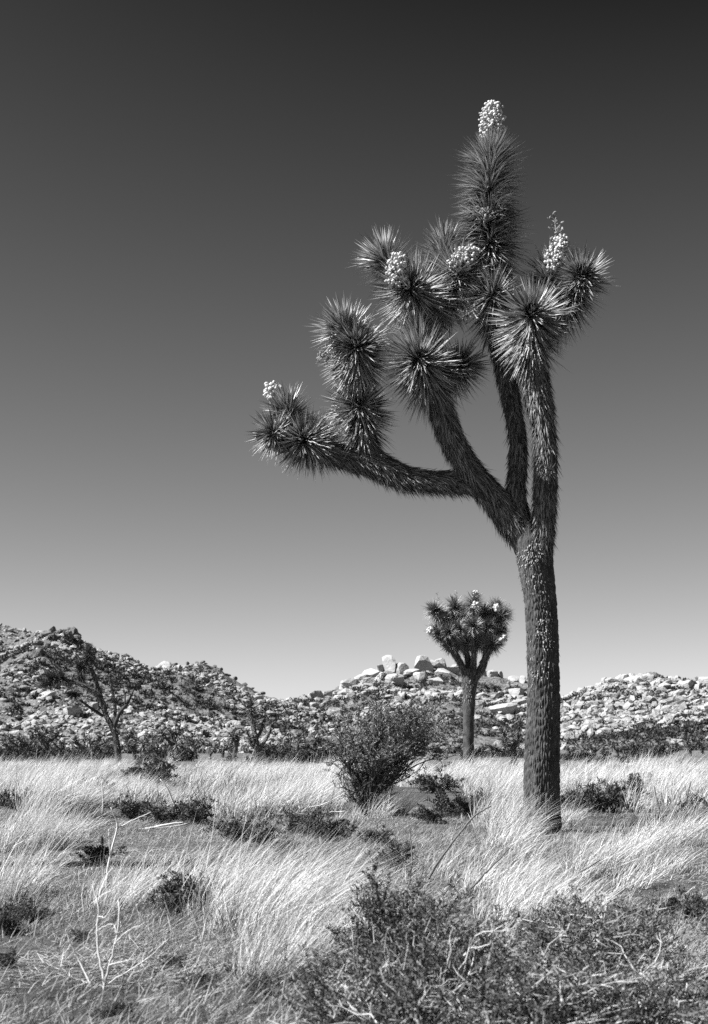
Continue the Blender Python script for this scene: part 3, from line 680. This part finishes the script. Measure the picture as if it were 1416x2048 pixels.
def shrub(name, loc, segs, twig, leafm, per, ll, lw, minlev=1, stuffname='foliage', foot=0.0):
    root = empty(name, loc)
    V, Q = prisms(segs[:, :3], segs[:, 3:6], segs[:, 6], segs[:, 7])
    tag(link('twigs', np_mesh('twigs', V, [Q], [twig]), root), kind='stuff')
    t = segs[segs[:, 8] >= minlev]
    if per and len(t):
        t = np.repeat(t, per, 0); n = len(t); u = rng.random(n)[:, None]
        P = t[:, :3] * (1 - u) + t[:, 3:6] * u + rng.normal(0, ll * .25, (n, 3))
        D = norm(t[:, 3:6] - t[:, :3]) * .6 + rng.normal(0, .7, (n, 3)); D[:, 2] += .35
        if foot:
            kp = rng.random(n) < np.clip((P[:, 2] - foot * .35) / (foot * .65), .06, 1); P, D = P[kp], D[kp]; n = len(P)
        V, F = blades(P, D, ll * rng.uniform(.5, 1.3, n), lw, rings=(0, .5), prof=(.4, 1))
        tag(link(stuffname, np_mesh(stuffname, V, [F], [leafm]), root), kind='stuff')
    return root
# round bush in the middle distance
b = at(728, 1636)
bush = grow(20, 1.32, .68, 4, up=.7, wig=.28, seg=.11, seed=3, r0=.018, kids=3, fan=.75)
for c_ in (0, 3): bush[:, c_] += bush[:, c_ + 2] * .3
for c_ in (0, 1, 3, 4): bush[:, c_] *= np.clip(.45 + .75 * bush[:, 2 if c_ < 2 else 5], .4, 1.15)
tag(shrub('desert_bush', b, bush, M['darktwig'], M['bushleaf'], 5, .026, .0095, 2, foot=1.0), 'large rounded dark bush with many stems beside the bare ground', 'bush')
# tangled brush close to the camera
for k, (px, py, H, W, ns_, per, seed, label) in enumerate([
    (785, 1990, .37, .27, 22, 3, 11, 'tangled twiggy brush with a dark leafy top beside the bent pale grass'),
    (900, 2030, .30, .32, 22, 2, 12, 'tangled twiggy brush with pale broken twigs in the thick of the brush bank'),
    (1190, 1965, .27, .36, 24, 2, 13, 'rounded twiggy brush standing below the trunk of the tall joshua tree'),
    (1030, 2120, .24, .34, 22, 3, 14, 'dark low brush in the shaded hollow of the brush bank'),
    (690, 2100, .24, .28, 20, 2, 15, 'low spreading brush at the grassy end of the brush bank'),
    (1310, 2080, .22, .36, 20, 2, 16, 'low brush mixed with dry grass at the far end of the brush bank'),
    (1140, 2110, .22, .34, 20, 3, 18, 'dense dark brush in front of the rounded twiggy brush'),
    (820, 2130, .24, .3, 20, 3, 19, 'leafy brush with crossing pale twigs below the dark leafy top'),
    (1290, 1930, .2, .24, 14, 2, 20, 'small airy brush edging the bare soil past the brush bank'),
    (1120, 1905, .2, .24, 12, 2, 17, 'small sparse brush in front of the pale grass under the canes')]):
    g_ = grow(ns_, H * 1.08, W, 3, up=.62, wig=.42, seg=.045, seed=seed, r0=.005, kids=3, fan=1.2)
    br = tag(shrub('brush', at(px, py), g_, M['twig'], M['shrubleaf'], per, .0135, .0046, 1), label, 'shrub', 'brush bank in the foreground')
    g_ = grow(8, H * 1.05, W * 1.05, 2, up=.35, wig=.55, seg=.035, seed=seed + 40, r0=.0036, kids=2, fan=1.3)
    V, Q = prisms(g_[:, :3], g_[:, 3:6], g_[:, 6], g_[:, 7], 4)
    tag(link('dead_twig', np_mesh('dead_twig', V, [Q], [M['dead']]), br), kind='stuff')
# low dark plants dotted over the bare ground
LOW = [('low_shrub', grow(14, .22, .22, 2, up=.5, wig=.35, seg=.05, seed=60 + k, r0=.004, kids=3)) for k in range(3)]
LP = []
for k, (nm, s_) in enumerate(LOW):
    LP.append(shrub(nm, (0, 0, 0), s_, M['darktwig'], M['shrubleaf'], 7, .026, .008, 0))
used = set()
for (px, py, s, where) in [(135, 1602, 1.5, 0), (185, 1612, 1.6, 0), (272, 1560, 2.0, 0), (325, 1572, 2.4, 0), (40, 1628, 1.3, 0), (262, 1642, 1.2, 0), (330, 1650, 1.1, 0), (400, 1650, 1.2, 0), (200, 1726, .8, 1), (470, 1680, 1.1, 1), (530, 1690, 1.1, 1), (610, 1668, 1.3, 1), (650, 1680, 1.2, 1), (575, 1706, .8, 1), (760, 1690, .8, 2),
                       (790, 1735, .9, 2), (860, 1650, 1.0, 2), (915, 1640, 1.5, 2), (870, 1585, 2.4, 2), (1150, 1625, 1.6, 3), (1200, 1626, 1.6, 3), (1245, 1622, 1.4, 3), (1390, 1660, 1.5, 3), (1372, 1832, .75, 3), (1300, 1590, 2, 3), (385, 1848, .8, 4), (365, 1838, .8, 4), (345, 1845, .6, 4), (25, 1850, .55, 4), (60, 1860, .5, 4), (10, 1880, .5, 4), (160, 1900, .25, 5),
                       (350, 1950, .25, 5), (400, 1985, .3, 5), (250, 2040, .25, 5), (210, 2050, .25, 5), (470, 1970, .3, 5), (10, 1950, .3, 5), (520, 2000, .35, 5), (1350, 1560, 2.5, 3), (1250, 1560, 2.2, 3)]:
    k = random.randrange(3); o = LP[k] if k not in used else copy_tree(LP[k]); used.add(k)
    o.location = at(px, py); o.scale = (s, s, s * random.uniform(.8, 1.1)); o.rotation_euler = (0, 0, random.uniform(0, 6.28))
    tag(o, ['low dark shrub in the far band of pale grass', 'low dark shrub at the edge of the bare shadowed strip', 'low dark shrub on bare soil near the large rounded bush', 'low dark shrub on the grassy flat past the tall trunk', 'dark leafy tuft among the bent pale grass clumps', 'tiny dark plant in the matted dry ground cover'][where], 'shrub', ['shrubs in the far grass', 'shrubs by the bare strip', 'shrubs near the bush', 'shrubs past the tall trunk', 'dark tufts in the grass', 'tiny ground plants'][where])
# dark scrub belt at the foot of the hills
SB = [shrub('scrub_bush', (0, 0, 0), grow(16, .9, .8, 2, up=.5, wig=.3, seg=.2, seed=160 + k, r0=.015, kids=3), M['darktwig'], M['scrub'], 6, .13, .06, 0) for k in range(3)]
used = set()
for n_ in range(75):
    Y = random.uniform(56, 150); px = random.uniform(-40, 1456); X = (px - CX) / F_PX * Y
    k = random.randrange(3); o = SB[k] if k not in used else copy_tree(SB[k]); used.add(k)
    s = random.uniform(.5, 1.1); o.location = (X, Y, float(gz(X, Y)) - .03); o.scale = (s * 1.2, s * 1.2, s); o.rotation_euler = (0, 0, random.uniform(0, 6.28))
    tag(o, 'dark scrub bush in the belt between the pale grass and the rocky hills', 'bush', 'scrub belt below the hills')

# ------------------------------------------------------------------ dead bare plants and canes
def dead_plant(name, base, strands, label, m, S, group=None):
    """strands: (px,py,depth) polylines in pixels around the base point."""
    p0 = at(*base); Sx = scale_at(p0[1]); root = empty(name, p0)
    for (pts, wd) in strands:
        p4 = catmull([[(q[0] - base[0]) / Sx, q[2], (base[1] - q[1]) / Sx, wd / 2 / Sx * (1.3 if m is M['cane'] else 1) * (1 - .7 * i_ / len(pts))] for i_, q in enumerate(pts)], len(pts) * 5)
        p4[1:-1, :3] += rng.normal(0, .0014, (len(p4) - 2, 3))
        V, Q, C = tube(p4, 5)
        link('stem', np_mesh('stem', V, [Q, C], [m], smooth=True), root)
    return tag(root, label, 'dead plant', group)
dead_plant('dead_shrub', (212, 1995), [([(208, 1998, 0), (208, 1975, 0), (195, 1920, .02), (192, 1870, .03), (194, 1835, .03), (180, 1790, .05)], 6), ([(209, 1985, 0), (222, 1940, -.03), (236, 1890, -.04), (242, 1840, -.03), (236, 1815, 0)], 5), ([(238, 1880, -.04), (225, 1860, -.02), (192, 1878, .0)], 3), ([(232, 1900, -.04), (262, 1872, -.1), (300, 1850, -.12)], 3), ([(176, 1992, .05), (150, 1950, .1), (130, 1910, .1), (120, 1880, .1)], 4), ([(210, 1985, 0), (300, 1925, -.1), (345, 1885, -.12)], 3), ([(222, 1942, -.03), (250, 1930, -.1), (280, 1922, -.12)], 3), ([(207, 1975, 0), (190, 1950, -.1)], 4), ([(194, 1850, .03), (215, 1845, .0), (232, 1800, .05)], 2.5)], 'bleached dead shrub with forked white stems rising from the matted ground', M['dead'], 1)
dead_plant('dead_shrub', (215, 1770), [([(214, 1772, 0), (218, 1720, 0), (232, 1660, .02), (232, 1640, .02), (222, 1612, .0)], 5), ([(232, 1655, .02), (260, 1640, .05), (300, 1622, .05)], 3), ([(220, 1710, 0), (222, 1670, -.05), (220, 1655, -.05)], 3), ([(196, 1770, 0), (190, 1765, 0), (172, 1742, 0), (166, 1730, 0)], 5)], 'tall thin bleached stem with one side twig behind the bent grass', M['dead'], 1)
dead_plant('dead_shrub', (352, 1632), [([(352, 1632, 0), (350, 1612, 0), (335, 1575, 0), (321, 1556, 0)], 6), ([(350, 1635, 0), (356, 1610, .05), (350, 1590, .05)], 3), ([(205, 1625, 0), (206, 1590, .0), (204, 1560, 0)], 4), ([(470, 1630, 0), (474, 1600, 0), (472, 1570, 0)], 4)], 'pale bent dead stems poking out of the far grass', M['dead'], 1)
dead_plant('fallen_branch', (300, 1660), [([(262, 1664, 0), (300, 1658, 0), (335, 1650, -.05), (368, 1646, -.05)], 6), ([(300, 1660, 0), (340, 1656, .1), (372, 1650, .12)], 3)], 'pale fallen branch lying on the bare soil', M['dead'], 1)
dead_plant('dead_shrub', (600, 1640), [([(600, 1642, 0), (585, 1625, 0), (575, 1608, 0)], 4), ([(600, 1642, 0), (612, 1622, 0), (650, 1612, 0), (690, 1590, 0)], 4), ([(605, 1640, 0), (560, 1632, -.1), (530, 1640, -.2)], 5), ([(610, 1640, 0), (640, 1632, .1), (690, 1628, .1)], 5), ([(602, 1640, 0), (596, 1600, .1), (606, 1580, .1)], 3)], 'low heap of pale dead twigs left of the large rounded bush'.replace('left of', 'beside'), M['dead'], 1)
dead_plant('cane', (905, 1800), [([(858, 1762, 0), (872, 1735, 0), (905, 1690, 0), (950, 1638, .05), (985, 1618, .08)], 5), ([(890, 1815, -.3), (930, 1780, -.2), (970, 1745, -.1), (1020, 1700, 0)], 4), ([(950, 1795, -.2), (1010, 1783, -.15), (1060, 1786, -.1), (1120, 1790, -.1)], 4), ([(985, 1830, -.3), (1050, 1800, -.2), (1120, 1765, -.1), (1200, 1725, 0)], 5), ([(1070, 1865, -.4), (1130, 1845, -.3), (1190, 1845, -.3)], 4), ([(828, 1740, .2), (826, 1700, .25), (824, 1665, .25)], 3)], 'long arching brown canes leaning over the brush bank', M['cane'], 1)
dead_plant('cane', (1320, 1625), [([(1320, 1628, 0), (1314, 1600, 0), (1308, 1572, 0)], 3), ([(1370, 1610, 0), (1376, 1585, 0), (1382, 1562, 0)], 3), ([(1240, 1665, 0), (1234, 1650, 0), (1230, 1640, 0)], 4)], 'thin dark bare canes standing in the grass past the tall trunk', M['cane'], 1)

# ------------------------------------------------------------------ grass
WIND = np.array([.82, .12, 0])
def clump_blades(n, H, R, lean, wd, seg3=True):
    a = rng.uniform(0, 2 * math.pi, n); rr = R * np.sqrt(rng.random(n))
    P = np.stack([np.cos(a) * rr, np.sin(a) * rr, np.zeros(n)], -1)
    D = np.stack([np.cos(a) * rr / R * .28, np.sin(a) * rr / R * .28, np.ones(n)], -1) + rng.normal(0, .2, (n, 3)) + WIND * .25 * lean
    L = H * 1.15 * (1 - .75 * rng.random(n) ** 1.6)
    B = WIND * (lean * rng.uniform(.25, 1.0, n))[:, None] + rng.normal(0, .2, (n, 3)) + np.array([0, 0, -.3]) * rng.random(n)[:, None]
    return P, D, L, B
def grass_mesh(n, H, R, lean, wd, green=.25):
    P, D, L, B = clump_blades(n, H, R, lean, wd)
    acc = Acc(); V, F = blades(P, D, L, wd * rng.uniform(.6, 1.3, n), B, rings=(0, .35, .7), prof=(1, .9, .6)); acc.add(V, F)
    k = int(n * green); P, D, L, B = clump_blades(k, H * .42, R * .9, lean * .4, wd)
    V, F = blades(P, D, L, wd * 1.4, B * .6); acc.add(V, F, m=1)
    return acc.mesh('blade', [M['grass'], M['green']])
def grass_clump(px, py, hpx, n, R, lean, label, group):
    p = at(px, py); H = hpx * (.86 if py < 1780 else .95) / scale_at(p[1]); R *= .7 if py < 1780 else .8
    o = empty('grass_clump', p)
    tag(link('blade', grass_mesh(n, H, R, lean, .0028 if p[1] < 8 else .004), o), kind='stuff')
    return tag(o, label, 'grass', group)
G1 = ('big wind-bent clump of pale dry grass beside the bleached dead shrub', 'bent grass clumps by the dead shrub')
G2 = ('wind-bent clump of pale dry grass in the open bare ground', 'grass clumps by the bare ground')
G3 = ('clump of pale dry grass growing around the tall trunk', 'grass clumps around the tall trunk')
G4 = ('pale dry grass clump standing behind the brush bank', 'grass clumps behind the brush bank')
G1a = ('pale dry grass clump around the foot of the tall thin bleached stem', 'grass clumps around the bleached stem')
G1c = ('low pale grass clump meeting the low spreading brush', 'grass clumps meeting the brush bank')
G1d = ('pale bent grass clump just behind the biggest bent clumps', 'grass clumps behind the biggest clumps')
G2a = ('tangled pale grass clump beside the dark tufts on the matted ground', 'tangled grass clumps by the dark tufts')
G2b = ('short pale grass clump at the foot of the large rounded bush', 'grass clumps under the rounded bush')
G2c = ('sparse wisp of pale grass on the bare shadowed strip', 'sparse wisps on the bare strip')
G3a = ('long swept pale grass clump on the flat past the tall trunk', 'swept grass clumps past the tall trunk')
G4a = ('dry grass clump growing in the end of the brush bank with low brush', 'grass clumps in the brush bank')
G4b = ('dry grass clump between the biggest bent clumps and the dark leafy brush', 'grass clump by the leafy brush')
G4c = ('low thin pale grass clump under the long arching canes', 'low grass clumps under the canes')
for (px, py, h, n, R, ln, g) in [
    (215, 1835, 120, 260, .16, .55, G1), (265, 1815, 130, 260, .18, .6, G1), (330, 1815, 130, 260, .18, .65, G1), (420, 1850, 190, 420, .17, .75, G1), (470, 1875, 205, 420, .17, .8, G1), (530, 1890, 190, 420, .18, .85, G1), (590, 1880, 170, 380, .18, .9, G1), (480, 1825, 140, 200, .18, .8, G1), (560, 1835, 150, 320, .2, .9, G1), (620, 1850, 140, 280, .2, .9, G1),
    (520, 1975, 150, 300, .13, .55, G1), (570, 1960, 160, 300, .14, .6, G1), (640, 1905, 130, 240, .16, .7, G1), (490, 1800, 110, 120, .2, .8, G1), (395, 1795, 100, 120, .2, .7, G1),
    (15, 1810, 170, 300, .16, .5, G2), (40, 1790, 120, 200, .16, .5, G2), (8, 1700, 120, 320, .22, .6, G2), (50, 1690, 100, 260, .22, .6, G2), (100, 1690, 110, 380, .24, .65, G2), (125, 1680, 90, 300, .22, .7, G2), (70, 1655, 90, 280, .24, .6, G2), (330, 1722, 60, 50, .2, .7, G2), (430, 1745, 70, 60, .2, .8, G2), (700, 1650, 50, 120, .2, .6, G2), (790, 1635, 70, 200, .2, .6, G2), (760, 1640, 60, 160, .2, .6, G2),
    (985, 1655, 110, 420, .28, .75, G3), (1015, 1672, 110, 420, .26, .75, G3), (960, 1630, 80, 300, .28, .7, G3), (1035, 1690, 70, 260, .22, .85, G3), (1040, 1712, 50, 160, .2, .9, G3), (1150, 1690, 60, 160, .2, .9, G3), (1010, 1620, 90, 380, .3, .7, G3), (1130, 1650, 70, 240, .2, .8, G3), (1000, 1700, 80, 240, .24, .8, G3),
    (1170, 1745, 110, 280, .2, .85, G3), (1230, 1735, 120, 320, .22, .85, G3), (1290, 1715, 120, 360, .24, .85, G3), (1340, 1690, 120, 360, .24, .85, G3), (1395, 1680, 110, 320, .24, .85, G3), (1260, 1760, 80, 200, .2, .9, G3), (1320, 1740, 80, 200, .2, .9, G3),
    (880, 1740, 50, 120, .22, .75, G4), (930, 1760, 55, 140, .22, .75, G4), (985, 1790, 110, 320, .22, .8, G4), (1030, 1830, 120, 340, .2, .8, G4), (1070, 1860, 120, 300, .18, .8, G4), (1010, 1860, 110, 280, .18, .8, G4), (1100, 1790, 60, 150, .22, .8, G4), (940, 1720, 45, 110, .24, .7, G4), (1060, 1740, 50, 120, .24, .8, G4), (1140, 1835, 90, 200, .2, .8, G4), (700, 1900, 90, 160, .14, .7, G4), (1380, 1960, 90, 160, .14, .7, G4), (1250, 2000, 80, 140, .14, .7, G4)]:
    if g is G1:
        g = (G1a if px < 340 else G1c if py > 1900 else G1d if py < 1840 else G1)
    elif g is G2:
        g = (G2a if py > 1760 else G2b if 600 < px else G2c if 200 < px else G2)
    elif g is G3:
        g = G3a if px > 1150 else G3
    elif g is G4:
        g = G4a if px > 1200 else G4b if px < 750 else G4c if h < 70 else G4
    grass_clump(px, py, h, n, R, ln * (1.2 if py > 1780 else 1), *g)
# the field behind, clump after clump past counting
def field(n, ymin, ymax, hh, per, wd, name, seed, thr):
    pos = []
    while len(pos) < n:
        m = 4000
        py = rng.uniform(HZ + F_PX * CAM_Z / ymax, HZ + F_PX * CAM_Z / ymin, m); Y = F_PX * CAM_Z / (py - HZ)
        X = rng.uniform(-.28, .28, m) * Y
        d = fbm(X * .7, Y * .3, 0, seed, 3) * 1.5 + .4
        ok = d > thr + .5 * rng.random(m)
        px = CX + X / Y * F_PX
        bare = ((px > 650) & (px < 945) & (py > 1575)) | ((px > 1060) & (px < 1130) & (py > 1600)) | ((px > 150) & (px < 420) & (py > 1618)) | ((px > 1130) & (px < 1270) & (py > 1628)) | (py > 1640)
        ok &= ~bare
        pos += list(np.stack([X, Y], -1)[ok])
    pos = np.array(pos[:n]); P = np.column_stack([pos, gz(pos[:, 0], pos[:, 1])])
    N = n * per
    bp, D, L, B = clump_blades(N, 1, .18, .75, wd)
    Hs = np.repeat(hh * rng.uniform(.4, 1.15, n) * (1 + .5 * vn3(P[:, 0] * .5, P[:, 1] * .25, 0, seed + 3)), per)
    V, F = blades(bp + np.repeat(P, per, 0), D, L * Hs, wd * rng.uniform(.6, 1.3, N) * np.repeat(np.maximum(P[:, 1] / 22, 1), per) ** .8, B, rings=(0, .5), prof=(1, .8))
    tag(link(name, np_mesh(name, V, [F], [M['grass']])), 'band of pale dry grass spread over the flat below the hills', 'grass', None, 'stuff')
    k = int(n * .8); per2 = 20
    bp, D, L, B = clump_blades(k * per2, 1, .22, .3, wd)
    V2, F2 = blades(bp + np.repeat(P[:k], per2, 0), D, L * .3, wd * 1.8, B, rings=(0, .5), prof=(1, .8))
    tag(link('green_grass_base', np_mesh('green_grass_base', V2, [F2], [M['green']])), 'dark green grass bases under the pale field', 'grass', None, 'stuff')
field(1350, 15.5, 52, .46, 110, .006, 'grass_field', 5, .15)
# matted short grass and straw on the soil
n = 110000
py = HZ + F_PX * CAM_Z / rng.uniform(3.6, 19, n); Y = F_PX * CAM_Z / (py - HZ); X = rng.uniform(-.27, .27, n) * Y
den = fbm(X * 1.1, Y * .8, 0, 91, 4) * 1.2 + .6; kp = den > rng.random(n) * 1.1; X, Y = X[kp], Y[kp]; n = len(X)
P = np.stack([X, Y, gz(X, Y) - .003], -1)
D = np.stack([rng.normal(.35, .5, n), rng.normal(0, .5, n), rng.uniform(.25, 1, n)], -1)
V, F = blades(P, D, rng.uniform(.03, .11, n), .0035, rng.normal(0, .3, (n, 3)) + WIND * .3, rings=(0, .5), prof=(1, .8))
tag(link('matted_grass', np_mesh('matted_grass', V, [F], [M['mat_grass']])), 'short matted dry grass covering the open soil', 'ground cover', None, 'stuff')
n = 60000
Y = F_PX * CAM_Z / rng.uniform(F_PX * CAM_Z / 17, F_PX * CAM_Z / 3.7, n); Y[:26000] = 8 + 9 * rng.random(26000); X = rng.uniform(-.27, .27, n) * Y
kp = fbm(X * 1.3, Y * .9, 0, 95, 4) * 1.2 + .75 > rng.random(n); X, Y = X[kp], Y[kp]; n = len(X)
P = np.stack([X, Y, gz(X, Y) + .004], -1); D = rng.normal(0, 1, (n, 3)); D[:, 2] = rng.uniform(0, .16, n)
V, F = blades(P, D, rng.uniform(.03, .16, n), .003 * np.maximum(Y / 7, 1), rings=(0, .5), prof=(1, 1), side=np.repeat([[0, 0, 1.]], n, 0))
tag(link('straw_litter', np_mesh('straw_litter', V, [F], [M['straw']])), 'pale straw and twig litter scattered on the soil', 'ground cover', None, 'stuff')
# pebbles
n = 2500
Y = 3.8 + 14 * rng.random(n) ** 1.2; X = rng.uniform(-.27, .27, n) * Y; v, f = ico(1); s = .003 + .007 * rng.random(n) ** 3
V = np.einsum('nij,vj->nvi', rotm(n), v * np.array([1, .8, .6])) * s[:, None, None] + np.stack([X, Y, gz(X, Y) + s * .3], -1)[:, None]
tag(link('gravel', np_mesh('gravel', V.reshape(-1, 3), [(np.arange(n)[:, None, None] * len(v) + f[None]).reshape(-1, 3)], [M['granite']], smooth=True)), 'fine granite gravel on the soil', 'gravel', None, 'stuff')
